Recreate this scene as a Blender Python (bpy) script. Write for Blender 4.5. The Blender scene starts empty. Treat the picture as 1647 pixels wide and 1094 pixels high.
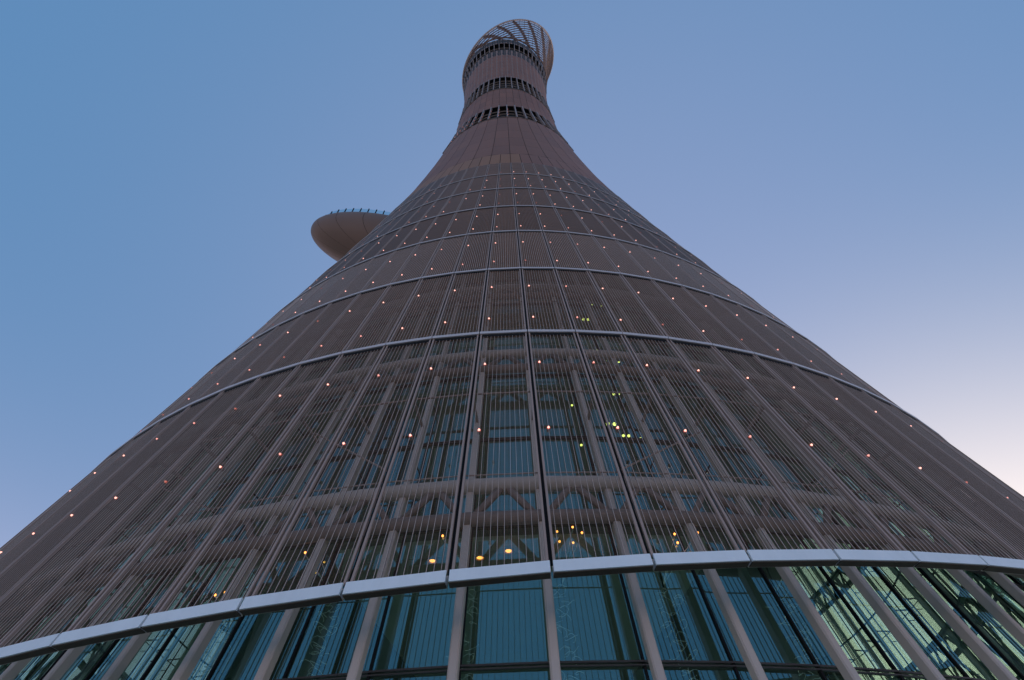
import bpy, math, random
import numpy as np
from mathutils import Vector

random.seed(7)
rng = np.random.default_rng(7)
D = bpy.data
SC = bpy.context.scene
COL = SC.collection
R = math.radians
PI = math.pi

# ------------------------------------------------------------------ camera, sky, sun
S = 48.0            # metres from the photographer to the tower axis
EYE = 1.6
cam_d = D.cameras.new('camera')
cam = D.objects.new('camera', cam_d)
COL.objects.link(cam)
SC.camera = cam
cam_d.sensor_width = 36.0
cam_d.lens = 862.053 / 1647.0 * 36.0
cam_d.clip_start = 0.1
cam_d.clip_end = 20000
PITCH, YAW, ROLL = R(53.0037), R(0.37008), R(-1.76801)
fwd = Vector((-math.cos(PITCH) * math.cos(YAW), -math.cos(PITCH) * math.sin(YAW), math.sin(PITCH)))
rgt = fwd.cross(Vector((0, 0, 1))).normalized()
upv = rgt.cross(fwd)
cr, sr = math.cos(ROLL), math.sin(ROLL)
rgt, upv = rgt * cr + upv * sr, -rgt * sr + upv * cr
from mathutils import Matrix
m3 = Matrix((rgt, upv, -fwd)).transposed()
cam.matrix_world = Matrix.Translation((S, 0, EYE)) @ m3.to_4x4()

SUN_AZ = R(40)      # to the right of the view, behind the tower
SUN_EL = R(1.0)
sun_dir = Vector((-math.cos(SUN_AZ), math.sin(SUN_AZ), 0)) * math.cos(SUN_EL) + Vector((0, 0, math.sin(SUN_EL)))
TINT = (0.81, 1.90, 3.52)
world = D.worlds.new('World')
SC.world = world
world.use_nodes = True
wn = world.node_tree
wn.nodes.clear()
sky = wn.nodes.new('ShaderNodeTexSky')
sky.sky_type = 'NISHITA'
sky.sun_disc = False
sky.sun_elevation = SUN_EL
sky.sun_rotation = math.atan2(sun_dir.x, sun_dir.y)
sky.air_density = 1.0
sky.dust_density = 0.3
sky.ozone_density = 1.5
bg = wn.nodes.new('ShaderNodeBackground')
bg.inputs['Strength'].default_value = 0.15
wo = wn.nodes.new('ShaderNodeOutputWorld')
# dusk air: an even blue dome, a wide lavender lobe high over the west, the afterglow low
# over the sunken sun, and a rose band all round the horizon
def wnode(kind, op=None, **inp):
    n = wn.nodes.new(kind)
    if op:
        n.operation = op
    for k, v in inp.items():
        n.inputs[int(k[1:])].default_value = v
    return n
def wlink(a, b, i=0, o=0):
    wn.links.new(a.outputs[o], b.inputs[i])
def lobe(az, el, power, col):
    d = wnode('ShaderNodeVectorMath', 'DOT_PRODUCT', _1=(-math.cos(az) * math.cos(el), math.sin(az) * math.cos(el), math.sin(el)))
    wlink(tco, d)
    m = wnode('ShaderNodeMath', 'MAXIMUM', _1=0.0)
    wlink(d, m, 0, 1)
    p = wnode('ShaderNodeMath', 'POWER', _1=power)
    wlink(m, p)
    c = wn.nodes.new('ShaderNodeVectorMath')
    c.operation = 'SCALE'
    c.inputs[0].default_value = [q / 0.15 for q in col]
    wn.links.new(p.outputs[0], c.inputs['Scale'])
    return c
def plus(a, b):
    n = wnode('ShaderNodeVectorMath', 'ADD')
    wlink(a, n, 0)
    wlink(b, n, 1)
    return n
tco = wn.nodes.new('ShaderNodeTexCoord')
gam = wn.nodes.new('ShaderNodeGamma')
gam.inputs['Gamma'].default_value = 0.1
wlink(sky, gam)
tint = wnode('ShaderNodeVectorMath', 'MULTIPLY', _1=TINT)
wlink(gam, tint)
acc = plus(tint, lobe(R(15), R(40), 3.0, (0.1790, 0.1096, 0.1073)))
acc = plus(acc, lobe(R(35), 0.0, 8.0, (1.70, 1.2507, 0.60)))
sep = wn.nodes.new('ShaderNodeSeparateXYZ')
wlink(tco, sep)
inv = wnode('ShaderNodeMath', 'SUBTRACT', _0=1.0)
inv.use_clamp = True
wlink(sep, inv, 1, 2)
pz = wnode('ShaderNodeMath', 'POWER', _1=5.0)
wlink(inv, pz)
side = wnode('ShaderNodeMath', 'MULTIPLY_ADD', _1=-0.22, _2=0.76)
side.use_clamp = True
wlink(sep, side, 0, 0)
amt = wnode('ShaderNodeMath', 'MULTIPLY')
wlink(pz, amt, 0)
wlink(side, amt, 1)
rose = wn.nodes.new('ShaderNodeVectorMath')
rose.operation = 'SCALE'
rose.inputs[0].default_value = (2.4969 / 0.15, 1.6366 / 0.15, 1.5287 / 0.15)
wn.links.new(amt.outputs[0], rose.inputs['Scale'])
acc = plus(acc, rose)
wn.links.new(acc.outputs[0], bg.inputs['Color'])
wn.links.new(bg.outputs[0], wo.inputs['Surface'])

sl = D.lights.new('sun', 'SUN')
sl.energy = 0.3
sl.angle = R(12)
sl.color = (1.0, 0.8, 0.72)
so = D.objects.new('sun', sl)
COL.objects.link(so)
so.rotation_euler = sun_dir.to_track_quat('Z', 'Y').to_euler()

SC.view_settings.view_transform = 'Standard'
SC.view_settings.look = 'None'
SC.view_settings.exposure = 0.0
SC.view_settings.gamma = 1.0
SC.cycles.max_bounces = 8
SC.cycles.transparent_max_bounces = 16
SC.cycles.use_denoising = True
SC.cycles.denoiser = 'OPENIMAGEDENOISE'
SC.cycles.denoising_input_passes = 'RGB_ALBEDO_NORMAL'
SC.cycles.denoising_prefilter = 'ACCURATE'
SC.cycles.sample_clamp_indirect = 0.8

# ------------------------------------------------------------------ materials
def mat(name, col, rough=0.5, metal=0.0, vary=0.0, noise=0.0, nscale=0.6, spec=0.2, own=0.0):
    m = D.materials.new(name)
    m.use_nodes = True
    t = m.node_tree
    b = t.nodes['Principled BSDF']
    b.inputs['Specular IOR Level'].default_value = spec
    b.inputs['Base Color'].default_value = (*col, 1)
    b.inputs['Roughness'].default_value = rough
    b.inputs['Metallic'].default_value = metal
    src = None
    if vary or noise:
        val = t.nodes.new('ShaderNodeMath')
        val.operation = 'ADD'
        val.inputs[0].default_value = 1 - vary / 2 - noise / 2
        if vary:
            g = t.nodes.new('ShaderNodeNewGeometry')
            mu = t.nodes.new('ShaderNodeMath')
            mu.operation = 'MULTIPLY'
            mu.inputs[1].default_value = vary
            t.links.new(g.outputs['Random Per Island'], mu.inputs[0])
            t.links.new(mu.outputs[0], val.inputs[1])
        last = val.outputs[0]
        if own:
            oi = t.nodes.new('ShaderNodeObjectInfo')
            mo = t.nodes.new('ShaderNodeMath')
            mo.operation = 'MULTIPLY_ADD'
            mo.inputs[1].default_value = own
            mo.inputs[2].default_value = -own / 2
            t.links.new(oi.outputs['Random'], mo.inputs[0])
            ad = t.nodes.new('ShaderNodeMath')
            t.links.new(last, ad.inputs[0])
            t.links.new(mo.outputs[0], ad.inputs[1])
            last = ad.outputs[0]
        if noise:
            tc = t.nodes.new('ShaderNodeTexCoord')
            nz = t.nodes.new('ShaderNodeTexNoise')
            nz.inputs['Scale'].default_value = nscale
            nz.inputs['Detail'].default_value = 5
            nz.inputs['Roughness'].default_value = 0.65
            sv = t.nodes.new('ShaderNodeVectorMath')      # streaks run down the surface
            sv.operation = 'MULTIPLY'
            sv.inputs[1].default_value = (1.6, 1.6, 0.35)
            t.links.new(tc.outputs['Object'], sv.inputs[0])
            t.links.new(sv.outputs[0], nz.inputs['Vector'])
            mn = t.nodes.new('ShaderNodeMath')
            mn.operation = 'MULTIPLY_ADD'
            mn.inputs[1].default_value = noise
            t.links.new(nz.outputs['Fac'], mn.inputs[0])
            t.links.new(last, mn.inputs[2])
            last = mn.outputs[0]
        mx = t.nodes.new('ShaderNodeVectorMath')
        mx.operation = 'SCALE'
        mx.inputs[0].default_value = col
        t.links.new(last, mx.inputs['Scale'])
        t.links.new(mx.outputs[0], b.inputs['Base Color'])
    return m

def emis(name, col, strength):
    m = D.materials.new(name)
    m.use_nodes = True
    t = m.node_tree
    t.nodes.clear()
    e = t.nodes.new('ShaderNodeEmission')
    e.inputs['Color'].default_value = (*col, 1)
    e.inputs['Strength'].default_value = strength
    o = t.nodes.new('ShaderNodeOutputMaterial')
    t.links.new(e.outputs[0], o.inputs['Surface'])
    return m

def glass(name, refl, trans, fac, rough=0.0, wave=0.0):
    m = D.materials.new(name)
    m.use_nodes = True
    t = m.node_tree
    t.nodes.clear()
    g = t.nodes.new('ShaderNodeBsdfGlossy')
    g.inputs['Color'].default_value = (*refl, 1)
    g.inputs['Roughness'].default_value = rough
    tr = t.nodes.new('ShaderNodeBsdfTransparent')
    tr.inputs['Color'].default_value = (*trans, 1)
    mx = t.nodes.new('ShaderNodeMixShader')
    mx.inputs[0].default_value = fac
    t.links.new(tr.outputs[0], mx.inputs[1])
    t.links.new(g.outputs[0], mx.inputs[2])
    if wave:
        tc = t.nodes.new('ShaderNodeTexCoord')
        nz = t.nodes.new('ShaderNodeTexNoise')
        nz.inputs['Scale'].default_value = 0.9
        nz.inputs['Detail'].default_value = 1
        bp = t.nodes.new('ShaderNodeBump')
        bp.inputs['Strength'].default_value = wave
        bp.inputs['Distance'].default_value = 0.02
        t.links.new(tc.outputs['Object'], nz.inputs['Vector'])
        t.links.new(nz.outputs['Fac'], bp.inputs['Height'])
        t.links.new(bp.outputs[0], g.inputs['Normal'])
    o = t.nodes.new('ShaderNodeOutputMaterial')
    t.links.new(mx.outputs[0], o.inputs['Surface'])
    return m

M_ROD = mat('woven_steel', (0.35, 0.222, 0.160), 0.45, 0.2, vary=0.25, own=0.22)
M_SKYLIT = mat('skylit_cable_edge', (0.62, 0.52, 0.46), 0.4, 0.0)
M_WIRE = mat('cable_steel', (0.22, 0.160, 0.13), 0.4, 0.3)
M_MULL = mat('mullion_grey', (0.26, 0.20, 0.17), 0.5, 0.0, noise=0.15)
M_RING = mat('ring_silver', (0.44, 0.40, 0.39), 0.35, 0.2, noise=0.1)
M_DARK = mat('black_gasket_and_shade', (0.012, 0.012, 0.013), 0.7)
M_FASC = mat('white_fascia', (0.80, 0.88, 0.90), 0.4, 0.0, vary=0.05, noise=0.22, nscale=1.3, own=0.08)
M_COLM = mat('brown_steel_paint', (0.37, 0.325, 0.285), 0.45, 0.0, noise=0.3, nscale=1.2, own=0.10)
M_FRAME = mat('frame_dark_grey', (0.075, 0.068, 0.065), 0.4)
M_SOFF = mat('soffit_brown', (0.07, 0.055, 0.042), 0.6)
M_TRUSS = mat('truss_paint', (0.17, 0.135, 0.115), 0.5, 0.0, noise=0.2)
M_CLAD = mat('brown_cladding', (0.23, 0.098, 0.050), 0.5, 0.1, vary=0.22, noise=0.25, nscale=0.12)
M_CLADB = mat('brown_cladding_upper', (0.225, 0.094, 0.048), 0.5, 0.1, vary=0.3, noise=0.25, nscale=0.15)
M_TAN = mat('tan_cladding', (0.29, 0.135, 0.056), 0.5, 0.1, vary=0.12, noise=0.15, nscale=0.2)
M_DGLAZ = mat('dark_glazing', (0.04, 0.04, 0.042), 0.7, 0.0, vary=0.5)
M_GRID = mat('grid_light_grey', (0.22, 0.145, 0.115), 0.5)
M_STRUT = mat('strut_grey', (0.27, 0.225, 0.21), 0.45)
M_GREY = mat('rim_grey', (0.42, 0.36, 0.34), 0.4)
M_CROWN = mat('crown_steel', (0.11, 0.072, 0.058), 0.5, noise=0.2)
M_POD = mat('pod_hull_paint', (0.21, 0.145, 0.115), 0.45, 0.0, vary=0.06, noise=0.15, nscale=0.2)
M_FLOOR = mat('slab_concrete', (0.28, 0.26, 0.22), 0.8, noise=0.2)
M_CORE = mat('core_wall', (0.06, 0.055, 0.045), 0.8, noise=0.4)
M_LINING = mat('lining_grey', (0.20, 0.155, 0.13), 0.8, noise=0.3)
M_GROUND = mat('stone_paving', (0.44, 0.37, 0.29), 0.8, noise=0.3, nscale=0.3)
M_GLASS = glass('teal_glass', (0.55, 1.0, 1.0), (0.70, 0.92, 0.80), 0.26, wave=0.02)
M_RAILG = glass('rail_glass', (0.7, 0.85, 0.9), (0.62, 0.82, 0.86), 0.15)
M_LED = emis('led_core', (1.0, 0.46, 0.38), 2.2)
M_LEDM = emis('led_core_mid', (1.0, 0.42, 0.36), 1.3)
M_LEDD = emis('led_core_dim', (1.0, 0.34, 0.28), 0.55)
M_LEDR = emis('led_rim', (1.0, 0.16, 0.12), 0.5)
M_WARM = emis('warm_bulb', (1.0, 0.33, 0.07), 4.0)
M_SPOT = emis('green_spot', (1.0, 0.92, 0.22), 2.4)
M_CURL = mat('chandelier_curl', (0.88, 0.86, 0.82), 0.25, 0.3, spec=0.6)

# ------------------------------------------------------------------ mesh building
class MB:
    """collects polygons; build() links them as one mesh object"""
    def __init__(self):
        self.v, self.q, self.n, self.t = [], [], 0, []
        self.mi = []
    def add(self, v, q, mi=0):
        v = np.asarray(v, float).reshape(-1, 3)
        q = np.asarray(q, int)
        self.v.append(v)
        (self.q if q.shape[1] == 4 else self.t).append(q + self.n)
        if q.shape[1] == 4:
            self.mi.append(np.full(len(q), mi))
        self.n += len(v)
    def bars(self, a, b, u, w, caps=True, diamond=False, mi=0):
        """square bars from a to b with half extents u and w"""
        a, b, u, w = (np.atleast_2d(np.asarray(x, float)) for x in (a, b, u, w))
        n = max(len(a), len(b), len(u), len(w))
        a, b, u, w = (np.broadcast_to(x, (n, 3)) for x in (a, b, u, w))
        sec = (u, w, -u, -w) if diamond else (u + w, w - u, -u - w, u - w)
        v = np.stack([a + s for s in sec] + [b + s for s in sec], 1)      # n,8,3
        f = [(0, 1, 5, 4), (1, 2, 6, 5), (2, 3, 7, 6), (3, 0, 4, 7)]
        if caps:
            f += [(3, 2, 1, 0), (4, 5, 6, 7)]
        q = (np.arange(n)[:, None, None] * 8 + np.array(f)[None]).reshape(-1, 4)
        self.add(v, q, mi)
    def tube(self, pts, rad, seg=8, mi=0):
        """round tube through pts"""
        pts = np.asarray(pts, float)
        n = len(pts)
        d = np.gradient(pts, axis=0)
        d /= np.linalg.norm(d, axis=1)[:, None] + 1e-12
        ref = np.array([0, 0, 1.0]) if abs(d[:, 2]).mean() < 0.9 else np.array([1.0, 0, 0])
        x = np.cross(d, ref); x /= np.linalg.norm(x, axis=1)[:, None]
        y = np.cross(d, x)
        an = np.arange(seg) / seg * 2 * PI
        rad = np.broadcast_to(np.asarray(rad, float), (n,))
        v = pts[:, None] + rad[:, None, None] * (np.cos(an)[None, :, None] * x[:, None] + np.sin(an)[None, :, None] * y[:, None])
        i, j = np.meshgrid(np.arange(n - 1), np.arange(seg), indexing='ij')
        k = (j + 1) % seg
        q = np.stack([i * seg + j, i * seg + k, (i + 1) * seg + k, (i + 1) * seg + j], -1).reshape(-1, 4)
        self.add(v, q, mi)
    def grid(self, v, closed_u=False, mi=0):
        """v: (nu, nv, 3) surface"""
        nu, nv = v.shape[:2]
        i, j = np.meshgrid(np.arange(nu if closed_u else nu - 1), np.arange(nv - 1), indexing='ij')
        i2 = (i + 1) % nu
        q = np.stack([i * nv + j, i2 * nv + j, i2 * nv + j + 1, i * nv + j + 1], -1).reshape(-1, 4)
        self.add(v, q, mi)
    def quads(self, v, mi=0):
        v = np.asarray(v, float).reshape(-1, 4, 3)
        self.add(v, np.arange(len(v) * 4).reshape(-1, 4), mi)
    def mesh(self, name):
        me = D.meshes.new(name)
        v = np.concatenate(self.v)
        q = np.concatenate(self.q) if self.q else np.zeros((0, 4), int)
        t = np.concatenate(self.t) if self.t else np.zeros((0, 3), int)
        me.vertices.add(len(v))
        me.vertices.foreach_set('co', v.astype(np.float32).ravel())
        me.loops.add(q.size + t.size)
        me.loops.foreach_set('vertex_index', np.concatenate([q.ravel(), t.ravel()]).astype(np.int32))
        me.polygons.add(len(q) + len(t))
        st = np.concatenate([np.arange(len(q)) * 4, q.size + np.arange(len(t)) * 3])
        me.polygons.foreach_set('loop_start', st.astype(np.int32))
        if self.mi:
            mi = np.concatenate([np.concatenate(self.mi), np.zeros(len(t), int)])
            me.polygons.foreach_set('material_index', mi.astype(np.int32))
        me.update(calc_edges=True)
        me.validate()
        return me
    def build(self, name, mats, parent=None, smooth=False, loc=None):
        me = self.mesh(name)
        for m in (mats if isinstance(mats, (list, tuple)) else [mats]):
            me.materials.append(m)
        if smooth:
            me.shade_smooth()
        else:
            me.shade_flat()
        return link(name, me, parent, loc)

def link(name, me, parent=None, loc=None, rz=0.0):
    o = D.objects.new(name, me)
    COL.objects.link(o)
    if parent is not None:
        o.parent = parent
    if loc is not None:
        o.location = loc
    o.rotation_euler.z = rz
    return o

def thing(name, label, cat, loc=(0, 0, 0), group=None):
    o = D.objects.new(name, None)
    COL.objects.link(o)
    o.location = loc
    o.empty_display_size = 0.2
    return tag(o, label, cat, group)

def tag(o, label, cat, group=None):
    o['label'] = label
    o['category'] = cat
    if group:
        o['group'] = group
    return o

# ------------------------------------------------------------------ tower geometry
KN = [(-.04, .8095), (.1323, .772), (.3845, .7173), (.5653, .6796), (.7462, .6422), (.927, .6056), (1.1079, .5692),
      (1.2888, .5349), (1.4623, .5046), (1.6316, .4751), (2.0, .4205), (2.475, .3630), (2.835, .3250), (3.315, .3040),
      (3.685, .2945), (4.1, .301), (4.515, .320), (4.75, .337), (5., .360), (5.25, .386), (5.5, .414), (5.75, .445),
      (6., .48), (6.4, .535)]
ZK = np.array([a for a, b in KN])
RK = np.array([b for a, b in KN])
TK = np.gradient(RK, ZK)
def rad(z):
    """tower radius (Hermite through the measured knots)"""
    z = np.asarray(z, float)
    i = np.clip(np.searchsorted(ZK, z) - 1, 0, len(ZK) - 2)
    h = ZK[i + 1] - ZK[i]
    t = (z - ZK[i]) / h
    t2, t3 = t * t, t * t * t
    return ((2*t3 - 3*t2 + 1) * RK[i] + (t3 - 2*t2 + t) * h * TK[i] + (-2*t3 + 3*t2) * RK[i+1] + (t3 - t2) * h * TK[i+1])
def radl(z):
    return np.interp(z, ZK, RK)
def P(r, phi, z):
    r, phi, z = np.broadcast_arrays(*(np.asarray(a, float) for a in (r, phi, z)))
    return np.stack([S * r * np.cos(phi), S * r * np.sin(phi), S * z + EYE], -1)
STEP = 2 * PI / 105.804
PH0 = R(0.96823)
def phi_k(k):
    return PH0 + np.asarray(k, float) * STEP
KA, KB = -32, 32
GA, GB = -36, 36                      # columns modelled in full, the half that faces the square
RINGZ = [.3845, .5653, .7462, .927, 1.1079, 1.2888, 1.4623]
ZG = -EYE / S                         # ground in tower units
def z_band(phi):
    """lower edge of the mesh: a slanted cut"""
    return .2212 + .0508 * np.sin(phi) - .0898 * np.cos(phi)
def unit(v):
    v = np.asarray(v, float)
    return v / np.linalg.norm(v, axis=-1, keepdims=True)
def rhat(phi): return np.stack([np.cos(phi), np.sin(phi), np.zeros_like(np.asarray(phi, float))], -1)
def that(phi): return np.stack([-np.sin(phi), np.cos(phi), np.zeros_like(np.asarray(phi, float))], -1)

tower = thing('tower', 'tall brown mesh-clad tower flaring at its base under a slanted open lattice crown', 'tower')

# ---- ground
g = MB()
g.grid(np.array([[[x, y, 0] for y in np.linspace(-6000, 6000, 25)] for x in np.linspace(-6000, 6000, 25)]))
gr = g.build('ground', M_GROUND)
gr['kind'] = 'structure'

# ---- steel mesh panels
def panel_mb(mb, zb, zt, half, rods, rd, wires, ww, rz=0.0):
    """one woven panel between two seams, centred on azimuth rz; zb = lower heights at its two ends"""
    gap = 0.11
    c = math.cos(half)
    e = []
    for z, sgn in ((zb[0], -1), (zb[1], 1), (zt, -1), (zt, 1)):
        r = radl(z)
        e.append(P(r, sgn * half, z))
    bl, br, tl, tr = e
    tdir = np.array([0, 1.0, 0])
    bl, tl = bl + tdir * gap, tl + tdir * gap
    br, tr = br - tdir * gap, tr - tdir * gap
    up = unit((tl + tr) - (bl + br))
    nrm = unit(np.cross(tdir, up))
    cz, sz = math.cos(rz), math.sin(rz)
    rot = np.array([[cz, -sz, 0], [sz, cz, 0], [0, 0, 1]])
    t = (np.arange(rods) + 0.5)[:, None] / rods
    mb.bars((bl + (tl - bl) * t) @ rot.T, (br + (tr - br) * t) @ rot.T, (nrm * rd) @ rot.T, (up * rd) @ rot.T, caps=False, diamond=True, mi=0)
    s = ((np.arange(wires) + 0.5) / wires)[:, None]
    off = nrm * (rd + ww - .009)
    mb.bars((bl + (br - bl) * s + off) @ rot.T, (tl + (tr - tl) * s + off) @ rot.T, (nrm * (ww + .009)) @ rot.T, (tdir * ww) @ rot.T, caps=False, mi=1)
    if rods > 200:          # pale cable edge in front of each strap, its skylight put into the colour
        off = nrm * (rd + 2 * ww + ww * .75)
        mb.bars((bl + (br - bl) * s + off) @ rot.T, (tl + (tr - tl) * s + off) @ rot.T, (nrm * ww * .7) @ rot.T, (tdir * ww * .95) @ rot.T, caps=False, mi=2)

ZB = [None] + RINGZ[:-1]
ZT = RINGZ
RODS = [360, 300, 240, 170, 120, 90, 80]
RD = [.0025, .0035, .0054, .0076, .0101, .0128, .0145]
WIR = [12, 13, 14, 14, 12, 10, 10]
WW = [.0052, .0062, .009, .011, .014, .016, .016]
bays = sorted(range(KA, KB), key=lambda k: abs(k + 0.5))
plist = [(j, k) for j, lim in ((0, 12), (1, 12), (2, 12), (3, 12), (4, 2)) for k in bays if abs(k + .5) < lim + .1]
plist = plist[:99]
pset = set(plist)
shared = {}
for j, k in plist:
    pm = phi_k(k + .5)
    if j == 0:
        mb = MB()
        panel_mb(mb, (z_band(phi_k(k)) - .004, z_band(phi_k(k + 1)) - .004), ZT[0], STEP / 2, RODS[0], RD[0], WIR[0], WW[0])
        me = mb.mesh('mesh_panel')
        me.materials.append(M_ROD); me.materials.append(M_WIRE); me.materials.append(M_SKYLIT)
    else:
        if j not in shared:
            mb = MB()
            panel_mb(mb, (ZB[j], ZB[j]), ZT[j], STEP / 2, RODS[j], RD[j], WIR[j], WW[j])
            me = mb.mesh('mesh_panel')
            me.materials.append(M_ROD); me.materials.append(M_WIRE); me.materials.append(M_SKYLIT)
            shared[j] = me
        me = shared[j]
    link('mesh_panel', me, tower, rz=float(pm))
rest = MB()
for j in range(7):
    for k in bays:
        if (j, k) in pset:
            continue
        zb = (z_band(phi_k(k)) - .004, z_band(phi_k(k + 1)) - .004) if j == 0 else (ZB[j], ZB[j])
        f = 1 if j > 2 else 2
        panel_mb(rest, zb, ZT[j], STEP / 2, RODS[j] // f, RD[j] * f, WIR[j], WW[j], rz=float(phi_k(k + .5)))
o = rest.build('mesh_panel', [M_ROD, M_WIRE, M_SKYLIT], tower, smooth=True)
o['kind'] = 'stuff'

# ---- rear of the mesh, plain closed weave
mb = MB()
pr = np.linspace(phi_k(KB), phi_k(KA) + 2 * PI, 64)
zr = np.array([0.0] + RINGZ)
V = np.array([[P(radl(z if i else z_band(p)), p, z if i else z_band(p)) for i, z in enumerate(zr)] for p in pr])
mb.grid(V)
mb.build('rear_mesh', M_ROD, tower)

# ---- seams: a pair of edge tubes with a dark joint between them
for k in range(KA, KB + 1):
    ph = float(phi_k(k))
    mb = MB()
    zz = [z_band(ph)] + RINGZ
    for a, b in zip(zz[:-1], zz[1:]):
        pa, pb = P(radl(a), ph, a), P(radl(b), ph, b)
        t, up = that(ph), unit(pb - pa)
        n = unit(np.cross(t, up))
        pa, pb = pa + up * .05, pb - up * .05
        for s in (-1, 1):
            mb.bars(pa + t * s * .075 + n * .02, pb + t * s * .075 + n * .02, n * .04, t * .03)
        mb.bars(pa - n * .06, pb - n * .06, n * .02, t * .045, mi=1)
    mb.build('mullion', [M_MULL, M_DARK], tower)

# ---- silver rings between the mesh tiers
def hoop(mb, z, r_of, ka, kb, h, d, off=0.0, gap=0.03, mi=0, step=1, zoff=0.0):
    """faceted band of height h and depth d, one straight piece per bay"""
    ks = np.arange(ka, kb, step)
    p1, p2 = phi_k(ks), phi_k(ks + step)
    z1 = z(p1) if callable(z) else np.full(len(ks), z)
    z2 = z(p2) if callable(z) else np.full(len(ks), z)
    a, b = P(r_of(z1), p1, z1), P(r_of(z2), p2, z2)
    t = unit(b - a)
    n = rhat((p1 + p2) / 2)
    a = a + t * gap / 2 + n * off + np.array([0, 0, zoff])
    b = b - t * gap / 2 + n * off + np.array([0, 0, zoff])
    mb.bars(a, b, n * d / 2, np.array([0, 0, h / 2]), mi=mi)
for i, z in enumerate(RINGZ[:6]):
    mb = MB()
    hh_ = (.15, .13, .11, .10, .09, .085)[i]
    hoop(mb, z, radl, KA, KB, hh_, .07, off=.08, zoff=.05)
    hoop(mb, z, radl, KA, KB, hh_, .08, off=.02, gap=0, zoff=.05 - hh_ - .01, mi=1)  # black strip under the ring: the shadow beneath it, put in as colour
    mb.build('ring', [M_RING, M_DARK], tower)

# ---- white fascia under the lowest mesh tier
for k in range(KA, KB):
    mb = MB()
    p1, p2 = phi_k(k), phi_k(k + 1)
    z1, z2 = z_band(p1), z_band(p2)
    a, b = P(radl(z1), p1, z1), P(radl(z2), p2, z2)
    t = unit(b - a)
    n = rhat((p1 + p2) / 2)
    w = np.array([0, 0, .145]) - n * .03
    a, b = a + t * .03, b - t * .03
    o1 = n * .17
    mb.bars(a + o1 - w, b + o1 - w, n * .03, w)              # front face
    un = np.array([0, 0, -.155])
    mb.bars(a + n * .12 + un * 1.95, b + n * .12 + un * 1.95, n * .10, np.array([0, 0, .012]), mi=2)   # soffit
    mb.bars(a - n * .06 - w * 1.0, b - n * .06 - w * 1.0, n * .03, w, mi=1)
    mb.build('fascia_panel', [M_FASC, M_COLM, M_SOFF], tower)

# ---- inclined columns behind the mesh, all round
ctop = 1.10
COFF = 1.6 / S
for idx, k in enumerate(sorted(range(GA, GB + 1), key=abs)):
    ph = float(phi_k(k))
    zz = np.array([ZG, .2, .3845, .5653, .7462, .927, ctop])
    pts = P(radl(zz) - COFF, ph, zz)
    t = that(ph)
    mb = MB()
    n = rhat(ph)
    w, d, c = .105, .15, .035
    sec = [(-w, d - c), (-w + c, d), (w - c, d), (w, d - c), (w, -d + c), (w - c, -d), (-w + c, -d), (-w, -d + c)]
    V = np.array([[p + t * a + n * b for p in pts] for a, b in sec])
    mb.grid(V, closed_u=True)
    mb.build('column', M_COLM, tower)

# ---- glass wall behind the columns
GOFF = 2.4 / S
TRANS = [ZG, -.005, .108, .197, .285, .3845, .475, .5653, .655, .7462, .84, .927, 1.02, 1.1079]
pane_list = []
rest = MB()
npane = 0
order = sorted(((j, k) for j in range(len(TRANS) - 1) for k in range(GA, GB)), key=lambda a: (max(0, abs(a[1] + .5) - 9 + a[0] * .2) + a[0] * 2.2))
def pane(mb, j, k):
    za, zb = TRANS[j], TRANS[j + 1]
    p1, p2 = phi_k(k), phi_k(k + 1)
    a, b = P(radl(za) - GOFF, p1, za), P(radl(za) - GOFF, p2, za)
    c, d = P(radl(zb) - GOFF, p2, zb), P(radl(zb) - GOFF, p1, zb)
    t = unit(b - a)
    o_ = rhat((p1 + p2) / 2)
    q = rng.normal(size=2) * .007                      # no two panes hang perfectly true
    mb.quads([a + t * .03 + o_ * q[0], b - t * .03 - o_ * q[0], c - t * .03 - o_ * (q[0] + q[1]), d + t * .03 + o_ * (q[0] - q[1])])
for j, k in order:
    if npane < 99:
        mb = MB(); pane(mb, j, k)
        mb.build('glass_pane', M_GLASS, tower)
        npane += 1
    else:
        pane(rest, j, k)
o = rest.build('glass_pane', M_GLASS, tower)
o['kind'] = 'stuff'
for z in TRANS[1:]:
    mb = MB()
    hoop(mb, z, lambda q: radl(q) - GOFF, GA, GB, .040, .09, off=.045, gap=0, zoff=.05)
    hoop(mb, z, lambda q: radl(q) - GOFF, GA, GB, .028, .09, off=.045, gap=0, zoff=-.03)
    mb.build('transom', M_FRAME, tower)
for k in range(GA, GB + 1):
    ph = float(phi_k(k))
    zz = np.array([ZG] + [z for z in TRANS[1:]])
    pts = P(radl(zz) - GOFF, ph, zz)
    mb = MB()
    mb.bars(pts[:-1], pts[1:], rhat(ph) * .05, that(ph) * .03)
    # brackets that tie the glass to the column
    for z in (.25, .33, .43, .52):
        a = P(radl(z) - GOFF, ph, z)
        mb.bars(a, a + rhat(ph) * .5, np.array([0, 0, .025]), that(ph) * .015)
    mb.build('glazing_bar', M_DARK, tower)

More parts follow.
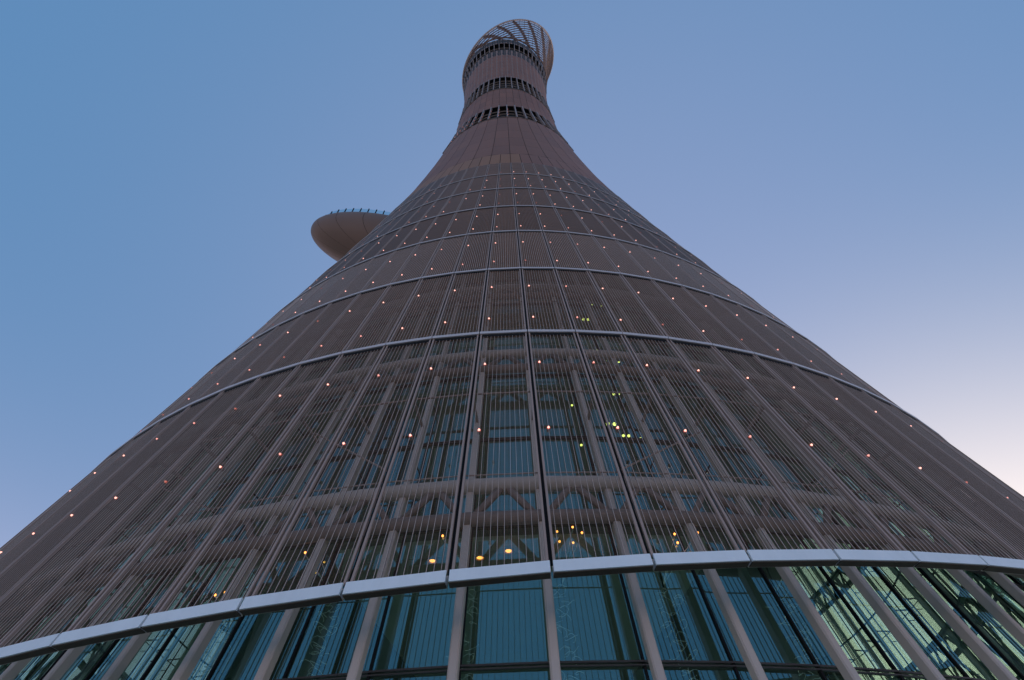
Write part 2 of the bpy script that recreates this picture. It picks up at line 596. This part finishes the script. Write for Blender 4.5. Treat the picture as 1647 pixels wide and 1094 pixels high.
# ---- floor trusses and rails behind the mesh
def hoop_tube(mb, z, off, ka, kb, r, mi=0, seg=12):
    ks = np.arange(ka, kb + 1)
    ph = phi_k(ks)
    mb.tube(P(radl(z) - off / S, ph, z), r, seg, mi)
for z in [.203] + RINGZ[:4]:
    mb = MB()
    hoop_tube(mb, z + .012, 1.45, KA, KB, .24, mi=1)
    hoop_tube(mb, z - .016, 1.45, KA, KB, .20)
    ks = np.arange(KA, KB)
    zt, zb = z + .012, z - .016
    for f0, f1 in ((.06, .5), (.94, .5)):
        a = P(radl(zb) - 1.45 / S, phi_k(ks + f0), zb)
        b = P(radl(zt) - 1.45 / S, phi_k(ks + f1), zt)
        u = rhat(phi_k(ks + .5)) * .07
        w = unit(np.cross(b - a, u)) * .09
        mb.bars(a, b, u, w)
    mb.build('floor_truss', [M_TRUSS, M_COLM], tower, smooth=True)
for z in [.1985]:
    mb = MB()
    hoop_tube(mb, z, .12, KA, KB, .022, seg=6)
    mb.build('walkway_rail', M_MULL, tower)
for z in (.2872, .4663, .65, .83, 1.01):
    mb = MB()
    hoop_tube(mb, z, .10, KA, KB, .035, seg=6)
    ks = np.arange(KA, KB + 1)
    a = P(radl(z) - .08 / S, phi_k(ks), z)
    b = P(radl(z) - 1.45 / S, phi_k(ks), z)
    mb.bars(a, b, that(phi_k(ks)) * .04, np.array([0, 0, .05]))
    mb.build('stay_rail', M_MULL, tower)
# thin crossed tie rods at the tower's shoulders
for (k1, k2, za, zb) in ((1, 3, .215, .265), (4, 6, .215, .275), (6, 4, .29, .335), (-5, -7, .215, .275), (-4, -2, .285, .225), (2, 4, .40, .45)):
    mb = MB()
    a = P(radl(za) - .9 / S, phi_k(k1 + .1), za)
    b = P(radl(zb) - .9 / S, phi_k(k2 - .2), zb)
    mb.tube([a, (a + b) / 2, b], .03, 6)
    mb.build('tie_rod', M_MULL, tower)

# ---- bracing of the lobby frame on the two flanks
for sg in (-1, 1):
    for k in range(15, 35):
        ka, kb = (k, k + 1) if sg > 0 else (-k - 1, -k)
        mb = MB()
        for za, zb, f in ((.0, .085, 0), (.085, .19, 1), (.215, .30, 0), (.30, .38, 1)):
            p0, p1 = (phi_k(ka), phi_k(kb)) if (k + f) % 2 else (phi_k(kb), phi_k(ka))
            a, b = P(radl(za) - COFF, p0, za), P(radl(zb) - COFF, p1, zb)
            n = rhat((p0 + p1) / 2)
            mb.bars(a, b, n * .07, unit(np.cross(b - a, n)) * .10)
        for z in (.045, .085, .14, .26, .30):
            a, b = P(radl(z) - COFF, phi_k(ka), z), P(radl(z) - COFF, phi_k(kb), z)
            mb.bars(a, b, rhat((phi_k(ka) + phi_k(kb)) / 2) * .06, np.array([0, 0, .10]))
        mb.build('frame_bracing', M_TRUSS, tower)

# ---- floors and core behind the glass
for z, half in ((.190, 9.5), (.3845, 10), (.475, 11), (.5653, 14), (.655, 180), (.7462, 180), (.927, 180)):
    mb = MB()
    ph = np.linspace(-R(half), R(half), 97)
    r1 = radl(z) - GOFF - .4 / S
    r0 = .44
    prof = [(r0, z - .008), (r1, z - .008), (r1, z + .004), (r0, z + .004), (r0, z - .008)]
    mb.grid(np.array([[P(r, p, q) for r, q in prof] for p in ph]))
    if half < 180:
        for p in (ph[0], ph[-1]):
            mb.quads([[P(r, p, q) for r, q in prof[:4]]])
    mb.build('floor_slab', M_FLOOR, tower)
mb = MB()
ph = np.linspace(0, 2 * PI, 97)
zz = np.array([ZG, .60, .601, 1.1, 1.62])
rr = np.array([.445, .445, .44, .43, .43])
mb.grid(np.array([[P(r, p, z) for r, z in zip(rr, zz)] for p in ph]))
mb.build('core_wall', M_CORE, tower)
mb = MB()
zz = np.array([.927, 1.1079, 1.2888, 1.4623, 1.62])
mb.grid(np.array([[P(radl(z) - .06, p, z) for z in zz] for p in ph]))
mb.build('inner_lining', M_LINING, tower)

# ---- facade lights
def led_mb(c, n, r, mb, core=0):
    t = unit(np.cross(n, [0, 0, 1.0]))
    u = np.cross(t, n)
    for rr, dn, mi in ((r, .02, core), (r * 1.45, 0.0, 1)):
        an = np.arange(10) / 10 * 2 * PI
        ring = c + n * dn + rr * (np.cos(an)[:, None] * t + np.sin(an)[:, None] * u)
        ring2 = c + n * (dn + .05 * (rr == r)) + .55 * rr * (np.cos(an)[:, None] * t + np.sin(an)[:, None] * u)
        i = np.arange(10); j = (i + 1) % 10
        mb.add(np.concatenate([ring, ring2]), np.stack([i, j, j + 10, i + 10], -1), mi)
        mb.add(ring2, np.array([[0, 1, 2, 3], [0, 3, 4, 9], [4, 5, 8, 9], [5, 6, 7, 8]]), mi)
    mb.bars(c - n * .12, c - n * .005, t * r * 1.2, u * r * 1.2, mi=2)
LZ = [.2395, .3291]
for a, b in zip(RINGZ[:-1], RINGZ[1:]):
    LZ += [a + (b - a) * .20, a + (b - a) * .68]
LZ = LZ[:13]
lamps = []
for i, z in enumerate(LZ):
    for k in range(-19, 19):
        lamps.append((abs(k + .2) * (1 + z * .5) + 6 * z, z, k))
lamps.sort()
rl = random.Random(3)
rest = MB()
for i, (_, z, k) in enumerate(lamps):
    # the topmost row is lit only towards the right
    if z > 1.36 and k < -3: continue
    ph = float(phi_k(k + .165))
    c = P(radl(z), ph, z)
    dz = .02
    up = unit(P(radl(z + dz), ph, z + dz) - c)
    n = unit(np.cross(that(ph), up))
    r = .037 + .014 * z
    q = rl.random() + .04 * max(0, abs(k) - 4) + (.25 if k < -2 and z > .8 else 0) + max(0, z - .7) * .5
    pick = M_LED if q < .72 else (M_LEDM if q < .95 else M_LEDD)
    if q > 1.25: continue
    if i < 99:
        mb = MB(); led_mb(c - n * .02, n, r, mb)
        mb.build('facade_light', [pick, M_LEDR, M_MULL], tower)
    else:
        led_mb(c - n * .02, n, r, rest, {M_LED: 0, M_LEDM: 3, M_LEDD: 4}[pick])

# ---- upper tower
NB = 53
B2 = 2 * PI / NB
B0 = PH0
def shell_panels(mb, z0, z1, rows, nb, gap=.05, off=0.0, mi=0, skip=None, p0=B0):
    """separate cladding panels between z0 and z1, with open joints"""
    ph = p0 + np.arange(nb) * 2 * PI / nb
    dp = 2 * PI / nb
    zz = np.linspace(z0, z1, rows + 1)
    for a, b in zip(zz[:-1], zz[1:]):
        ra, rb = rad(a) + off, rad(b) + off
        A = P(ra, ph, a); B = P(ra, ph + dp, a); C = P(rb, ph + dp, b); Dq = P(rb, ph, b)
        t = unit(B - A); u = unit(Dq - A)
        g = gap / 2
        q = np.stack([A + t * g + u * g, B - t * g + u * g, C - t * g - u * g, Dq + t * g - u * g], 1)
        mb.quads(q, mi)
def backing(mb, z0, z1, n, off, mi):
    zz = np.linspace(z0, z1, n)
    ph = np.linspace(0, 2 * PI, 107)
    mb.grid(np.array([[P(rad(z) - off, p, z) for z in zz] for p in ph]), mi=mi)
# tan belt
mb = MB()
shell_panels(mb, RINGZ[6] + .002, 1.6316 - .002, 1, NB * 2, .07)
mb2 = MB(); backing(mb2, 1.45, 1.64, 3, .004, 0)
vs = np.concatenate(mb.v).reshape(-1, 4, 3)
cen = vs.mean(1); an = np.arctan2(cen[:, 1], cen[:, 0])
is_tan = (an < R(3.9)) & (an > R(-150))
t1, t2 = MB(), MB()
t1.quads(vs[is_tan]); t2.quads(vs[~is_tan])
mb2.build('belt_backing', M_DARK, tower)
t1.build('tan_belt', M_TAN, tower)
t2.build('brown_belt', M_CLAD, tower)
# solid bands
def band(name, z0, z1, rows, nb, m, gap):
    mb = MB()
    shell_panels(mb, z0, z1, rows, nb, gap)
    backing(mb, z0 - .004, z1 + .004, max(4, rows + 1), .004, 1)
    return mb.build(name, [m, M_DARK], tower)
band('lower_cladding', 1.6316 + .002, 2.475, 5, NB, M_CLAD, .065)
band('middle_cladding', 2.835, 3.315, 4, NB, M_CLADB, .06)
# upper band: fine pale grid
mb = MB()
shell_panels(mb, 3.685, 4.36, 7, NB, .11)
shell_panels(mb, 4.36, 4.515, 2, NB, .11, mi=2)
backing(mb, 3.68, 4.52, 10, .0004, 1)
mb.build('upper_cladding', [M_CLADB, M_GRID, M_DGLAZ], tower)
# open window bands
def window_band(z0, z1, nrail, strut_w, depth, m, lit=0):
    mb = MB()
    backing(mb, z0 - .01, z1 + .01, 4, depth, 0)
    ph = np.linspace(0, 2 * PI, 107)
    for z in (z0, z1):
        mb.grid(np.array([[P(rad(z) - q, p, z) for q in (0.002, depth)] for p in ph]))
    for z in np.linspace(z0, z1, nrail + 2)[1:-1]:
        pr = np.linspace(0, 2 * PI, 107)
        mb.tube(P(rad(z) - .012, pr, z), .16, 6, mi=1)
    mb.build('window_band', [m, M_TRUSS], tower)
    for i in range(-14, 15):
        ph = B0 + i * B2
        zz = np.linspace(z0 - .004, z1 + .004, 4)
        pts = P(rad(zz), ph, zz)
        s = MB()
        s.bars(pts[:-1], pts[1:], rhat(ph) * .25, that(ph) * strut_w)
        s.build('strut', M_STRUT, tower)
        if lit and abs(i) < 8:
            for z in np.linspace(z0, z1, lit + 2)[1:-1]:
                z -= .02
                led_mb(P(rad(z), ph + R(.45), z) + rhat(ph) * .05, rhat(ph), .085, rest, 3)
window_band(2.475, 2.835, 3, .13, .035, M_DARK, lit=3)
window_band(3.315, 3.685, 4, .11, .03, M_DARK)
window_band(4.515, 4.73, 1, .09, .025, M_DARK)
if rest.n:
    o = rest.build('facade_light', [M_LED, M_LEDR, M_MULL, M_LEDM, M_LEDD], tower)
    o['kind'] = 'stuff'
mb = MB()
shell_panels(mb, 4.73, 4.85, 1, NB, .11, mi=0)
backing(mb, 4.725, 4.85, 3, .0004, 1)
mb.grid(np.array([[P(q, p, 4.84) for q in (float(rad(4.84)), .02)] for p in np.linspace(0, 2 * PI, 107)]), mi=2)
mb.build('parapet', [M_DGLAZ, M_GRID, M_DARK], tower)

# crown: open lattice under a slanted rim
def z_rim(phi):
    z = np.full(np.shape(phi), 5.3)
    for _ in range(40):
        r = rad(np.clip(z, 4.6, 6.4))
        z = .6 * z + .4 * (5.498 - .3543 * r * np.cos(phi) + 1.4693 * r * np.sin(phi))
    return np.clip(z, 4.87, 6.39)
pc = np.linspace(0, 2 * PI, 213)
zr = z_rim(pc)
mb = MB()
mb.tube(P(rad(zr), pc, zr), .36, 8)
mb.build('crown_rim', M_GREY, tower, smooth=True)
ZC0 = 4.90
for i in range(1, 22):
    # bars run parallel to the slanted rim and stop where they meet the parapet
    z = zr - .074 * i
    ok = (z[:-1] > ZC0 - .02) & (z[1:] > ZC0 - .02)
    if not ok.any():
        continue
    a = P(rad(z), pc, z)
    n = rhat((pc[:-1] + pc[1:]) / 2)
    up = unit(P(rad(z + .01), pc, z + .01) - a)[:-1]
    mb = MB()
    mb.bars(a[:-1][ok], a[1:][ok], (n * .12)[ok], (up * (.36 if i % 2 else .44))[ok])
    mb.build('lattice_hoop', M_CROWN, tower)
for z in (4.885, 4.915):
    mb = MB()
    mb.tube(P(np.full(len(pc), float(rad(z))), pc, z), .16, 6)
    mb.build('lattice_hoop', M_CROWN, tower)
for i in range(NB):
    ph = B0 + i * B2
    zt = float(z_rim(np.array([ph]))[0])
    zz = np.linspace(4.84, zt, 6)
    pts = P(rad(zz) - .004, ph, zz)
    mb = MB()
    mb.bars(pts[:-1], pts[1:], rhat(ph) * .06, that(ph) * .06)
    mb.build('crown_post', M_CROWN, tower)
for i in range(18):
    p0 = 2 * PI * i / 18
    mb = MB()
    ss = np.linspace(0, 1, 9)
    php = p0 + R(-26) * ss
    zt = z_rim(php)
    z = 4.84 + (zt - 4.84) * ss
    mb.tube(P(rad(z) - .012, php, z), .62, 7)
    mb.build('crown_brace', M_CROWN, tower, smooth=True)

# ---- pool pod jutting out on the left
ph, rc, Ra, Rt, hh, zd, pe, qe, s0, fl = -1.2353, .387, .3237, .1121, .1988, 1.7252, 2.3433, 1.1064, .1632, .05
def pod_pt(sv, u):
    f = 1 - fl * ((s0 - sv) / s0) ** 2 if sv < s0 else max(0.0, 1 - min(1.0, (sv - s0) / (1 - s0)) ** pe) ** (1 / qe)
    a = Ra * f * np.cos(u) + rc
    b = Rt * f * np.sin(u)
    return np.stack([S * (a * np.cos(ph) - b * np.sin(ph)), S * (a * np.sin(ph) + b * np.cos(ph)), S * (zd - hh * sv) + EYE + 0 * a], -1)
mb = MB()
vc = 0.0
vv = np.linspace(.985, vc, 25)
uu = np.linspace(0, 2 * PI, 73)
for i in range(0, 72, 4):
    Vg = np.array([[pod_pt(v, u) for v in vv] for u in np.linspace(uu[i] + .0025, uu[i + 4] - .0025, 7)])
    mb.grid(Vg)
Vg = np.array([[pod_pt(v, u) * np.array([1, 1, 1]) for v in vv] for u in uu])
cen = np.array([S * rc * math.cos(ph), S * rc * math.sin(ph), S * (zd - hh * .3) + EYE])
mb.grid(cen + (Vg - cen) * .985, mi=1)
deck = np.array([[cen + (pod_pt(vc, u) - cen) * np.array([q, q, .97]) for q in (1, .02)] for u in uu])
mb.grid(deck, mi=0)
pod = mb.build('pool_pod', [M_POD, M_DARK], tower, smooth=True)
zdk = S * zd + EYE
rail = MB()
ed = np.array([cen + (pod_pt(vc, u) - cen) * .985 for u in uu]); ed[:, 2] = zdk
tp = ed + np.array([0, 0, 1.4])
rail.grid(np.stack([ed, tp], 1))
rail.build('glass_railing', M_RAILG, pod)
arc = np.concatenate([[0], np.cumsum(np.linalg.norm(np.diff(ed, axis=0), axis=1))])
for s in np.arange(0, arc[-1], 1.25):
    p = np.array([np.interp(s, arc, ed[:, i]) for i in range(3)])
    m_ = MB()
    m_.bars(p, p + np.array([0, 0, 1.55]), np.array([.07, 0, 0]), np.array([0, .07, 0]))
    m_.build('railing_post', M_DARK, pod)

# ------------------------------------------------------------------ things inside, seen through the glass
F_PX = 862.053
def at(px, py, z=None, r=None):
    """where the sight line met a height z or a radius r, worked out once from the survey of the photograph"""
    d = np.array(fwd) + np.array(rgt) * (px - 823.5) / F_PX - np.array(upv) * (py - 547) / F_PX
    o = np.array([S, 0, EYE])
    if z is not None:
        return o + d * (z - EYE) / d[2]
    t = np.linspace(.02, 3, 20000)
    X = 1 + t * d[0]; Y = t * d[1]; Z = t * d[2]
    gq = np.hypot(X, Y) - (radl(Z) - r)
    i = np.where(gq < 0)[0][0]
    return o + d * t[i] * S

CEIL = S * (.190 - .008) + EYE
# recessed ceiling lamps
for (x, y), lab in zip([(696, 902), (772, 897), (818, 886)],
                       ['oval warm downlight in the lobby ceiling, tilted left, leftmost of three above the white band',
                        'oval warm downlight in the lobby ceiling, lying level, middle of three above the white band',
                        'oval warm downlight in the lobby ceiling, tilted right, rightmost of three above the white band']):
    p = at(x, y, z=CEIL - .06)
    th = thing('downlight', lab, 'downlight', p, 'oval downlights in the lobby ceiling')
    an = np.arange(16) / 16 * 2 * PI
    c, s = np.cos(an), np.sin(an)
    mb = MB()
    rg = np.stack([c, s, 0 * c], -1)
    mb.grid(np.stack([rg * .13 + [0, 0, .06], rg * .17 + [0, 0, .05], rg * .17 + [0, 0, -.03], rg * .125 + [0, 0, -.03], rg * .12 + [0, 0, .0]], 1), closed_u=True)
    mb.build('housing', M_MULL, th)
    mb = MB()
    mb.grid(np.stack([rg * .095 + [0, 0, -.002], rg * .06 + [0, 0, -.012], rg * .004 + [0, 0, -.016]], 1), closed_u=True)
    mb.build('lens', M_WARM, th)

def sphere(mb, c, r, seg=10, rings=6):
    v = np.linspace(-PI / 2 * .98, PI / 2 * .98, rings)
    u = np.arange(seg) / seg * 2 * PI
    mb.grid(np.array([[np.asarray(c) + r * np.array([math.cos(b) * math.cos(a), math.cos(b) * math.sin(a), math.sin(b)]) for b in v] for a in u]), closed_u=True)

# chandeliers: bulbs over a falling swirl of bright curls
CH = [((910, 880), [(896, 855), (921, 848), (900, 871), (922, 873), (936, 857)], 'five-bulb chandelier with a long fall of curls, hanging just right of the central seam'),
      ((733, 880), [(712, 862), (724, 848), (747, 852)], 'three-bulb chandelier with a fall of curls, hanging left of the central bay'),
      ((1096, 880), [(1085, 859), (1090, 873), (1122, 857)], 'three-bulb chandelier with a fall of curls, hanging between the centre and the green-lit bays'),
      ((497, 915), [(491, 889), (499, 903), (511, 884)], 'three-bulb chandelier with a fall of curls, second from the left behind the white band'),
      ((352, 975), [(346, 957), (353, 970), (362, 953)], 'three-bulb chandelier low behind the white band, leftmost of them all'),
      ((1268, 930), [(1268, 917)], 'single bright bulb over a fall of curls, rightmost hanging lamp under the white band')]
for (cx, cy), bulbs, lab in CH:
    z = EYE + S * .158
    c = at(cx, cy, z=z)
    rad_c = math.hypot(c[0], c[1])
    gl = S * (radl(.158) - GOFF) - .45
    if rad_c > gl:
        c[:2] *= gl / rad_c
    th = thing('chandelier', lab, 'chandelier', c, 'chandeliers in the lobby')
    mb = MB()
    mb.bars([0, 0, -.05], [0, 0, CEIL - c[2] + .01], [.015, 0, 0], [0, .015, 0])
    mb.build('hanging_rod', M_DARK, th)
    for bx, by in bulbs:
        dirv = np.array(fwd) + np.array(rgt) * (bx - 823.5) / F_PX - np.array(upv) * (by - 547) / F_PX
        q = np.array([S, 0, EYE]) + dirv * (np.hypot(c[0] - S, c[1]) / np.hypot(dirv[0], dirv[1])) - c
        mb = MB(); sphere(mb, q, .034)
        b = mb.build('bulb', M_WARM, th, smooth=True)
        mb = MB()
        mb.tube([np.array([0, 0, 0.0]), q * .5 + [0, 0, .04], q - [0, 0, .05]], .012, 5)
        mb.build('arm', M_CURL, th)
    rc_ = random.Random(cx)
    mb = MB()
    L = 5.2 if len(bulbs) != 3 else 4.2
    n = int(L / .17)
    for i in range(n):
        for q_ in range(2):
            zc_ = -.1 - L * i / n + rc_.uniform(-.05, .05)
            a0 = rc_.uniform(0, 2 * PI)
            ox, oy = rc_.uniform(-.28, .28), rc_.uniform(-.28, .28)
            rr_ = rc_.uniform(.10, .20)
            s_ = np.linspace(0, PI * 1.25, 7)
            mb.tube(np.stack([ox + rr_ * np.cos(a0 + s_), oy + rr_ * np.sin(a0 + s_), zc_ + .07 * np.sin(s_ * 1.3)], -1), .008, 4)
    mb.build('curl_fall', M_CURL, th, smooth=True)

# yellow-green spotlights on the upper floors
SP = [(925, 565, 1), (957, 564, 1), (974, 581, 0), (992, 582, 1), (939, 620, 1), (968, 617, 2), (991, 634, 1), (920, 652, 0), (983, 682, 2),
      (1007, 701, 1), (1026, 706, 1), (935, 716, 0), (942, 514, 2), (952, 490, 0), (967, 493, 0), (964, 528, 0), (938, 472, 0)]
ORD = ['first', 'second', 'third', 'fourth', 'fifth', 'sixth', 'seventh', 'eighth', 'ninth', 'tenth', 'eleventh', 'twelfth']
for tier, sel in (('lowest', sorted([s for s in SP if s[1] > 540])), ('second', sorted([s for s in SP if s[1] <= 540]))):
    for i, (x, y, kind) in enumerate(sel):
        p = at(x, y, r=3.0 / S)
        th = thing('spotlight', '%s yellow-green spotlight behind the %s mesh tier, %s counted from the left'
                   % (('small single', 'twin-headed', 'bright twin-headed')[kind], tier, ORD[i]), 'spotlight', p, 'yellow-green spotlights behind the mesh')
        n = unit(np.array([S, 0, EYE]) - p)
        t = unit(np.cross(n, [0, 0, 1])); u = np.cross(t, n)
        for s_ in ((0,) if kind == 0 else (-1, 1)):
            rr_ = (.05, .06, .08)[kind]
            q = t * s_ * rr_ * 1.7 + u * s_ * rr_ * .4
            an = np.arange(10) / 10 * 2 * PI
            ring = np.cos(an)[:, None] * t + np.sin(an)[:, None] * u
            mb = MB()
            mb.grid(np.stack([q + ring * rr_ * .6 - n * .22, q + ring * rr_ * 1.1 - n * .05, q + ring * rr_ * 1.1 + n * .03], 1), closed_u=True)
            hd = mb.build('lamp_head', M_DARK, th)
            mb = MB()
            mb.grid(np.stack([q + ring * rr_ + n * .01, q + ring * rr_ * .5 + n * .03, q + ring * .004 + n * .035], 1), closed_u=True)
            mb.build('lens', M_SPOT, hd)
        mb = MB()
        mb.bars(-n * .2, -n * .2 + np.array([0, 0, .6]), t * .015, n * .015)
        mb.build('bracket', M_DARK, th)
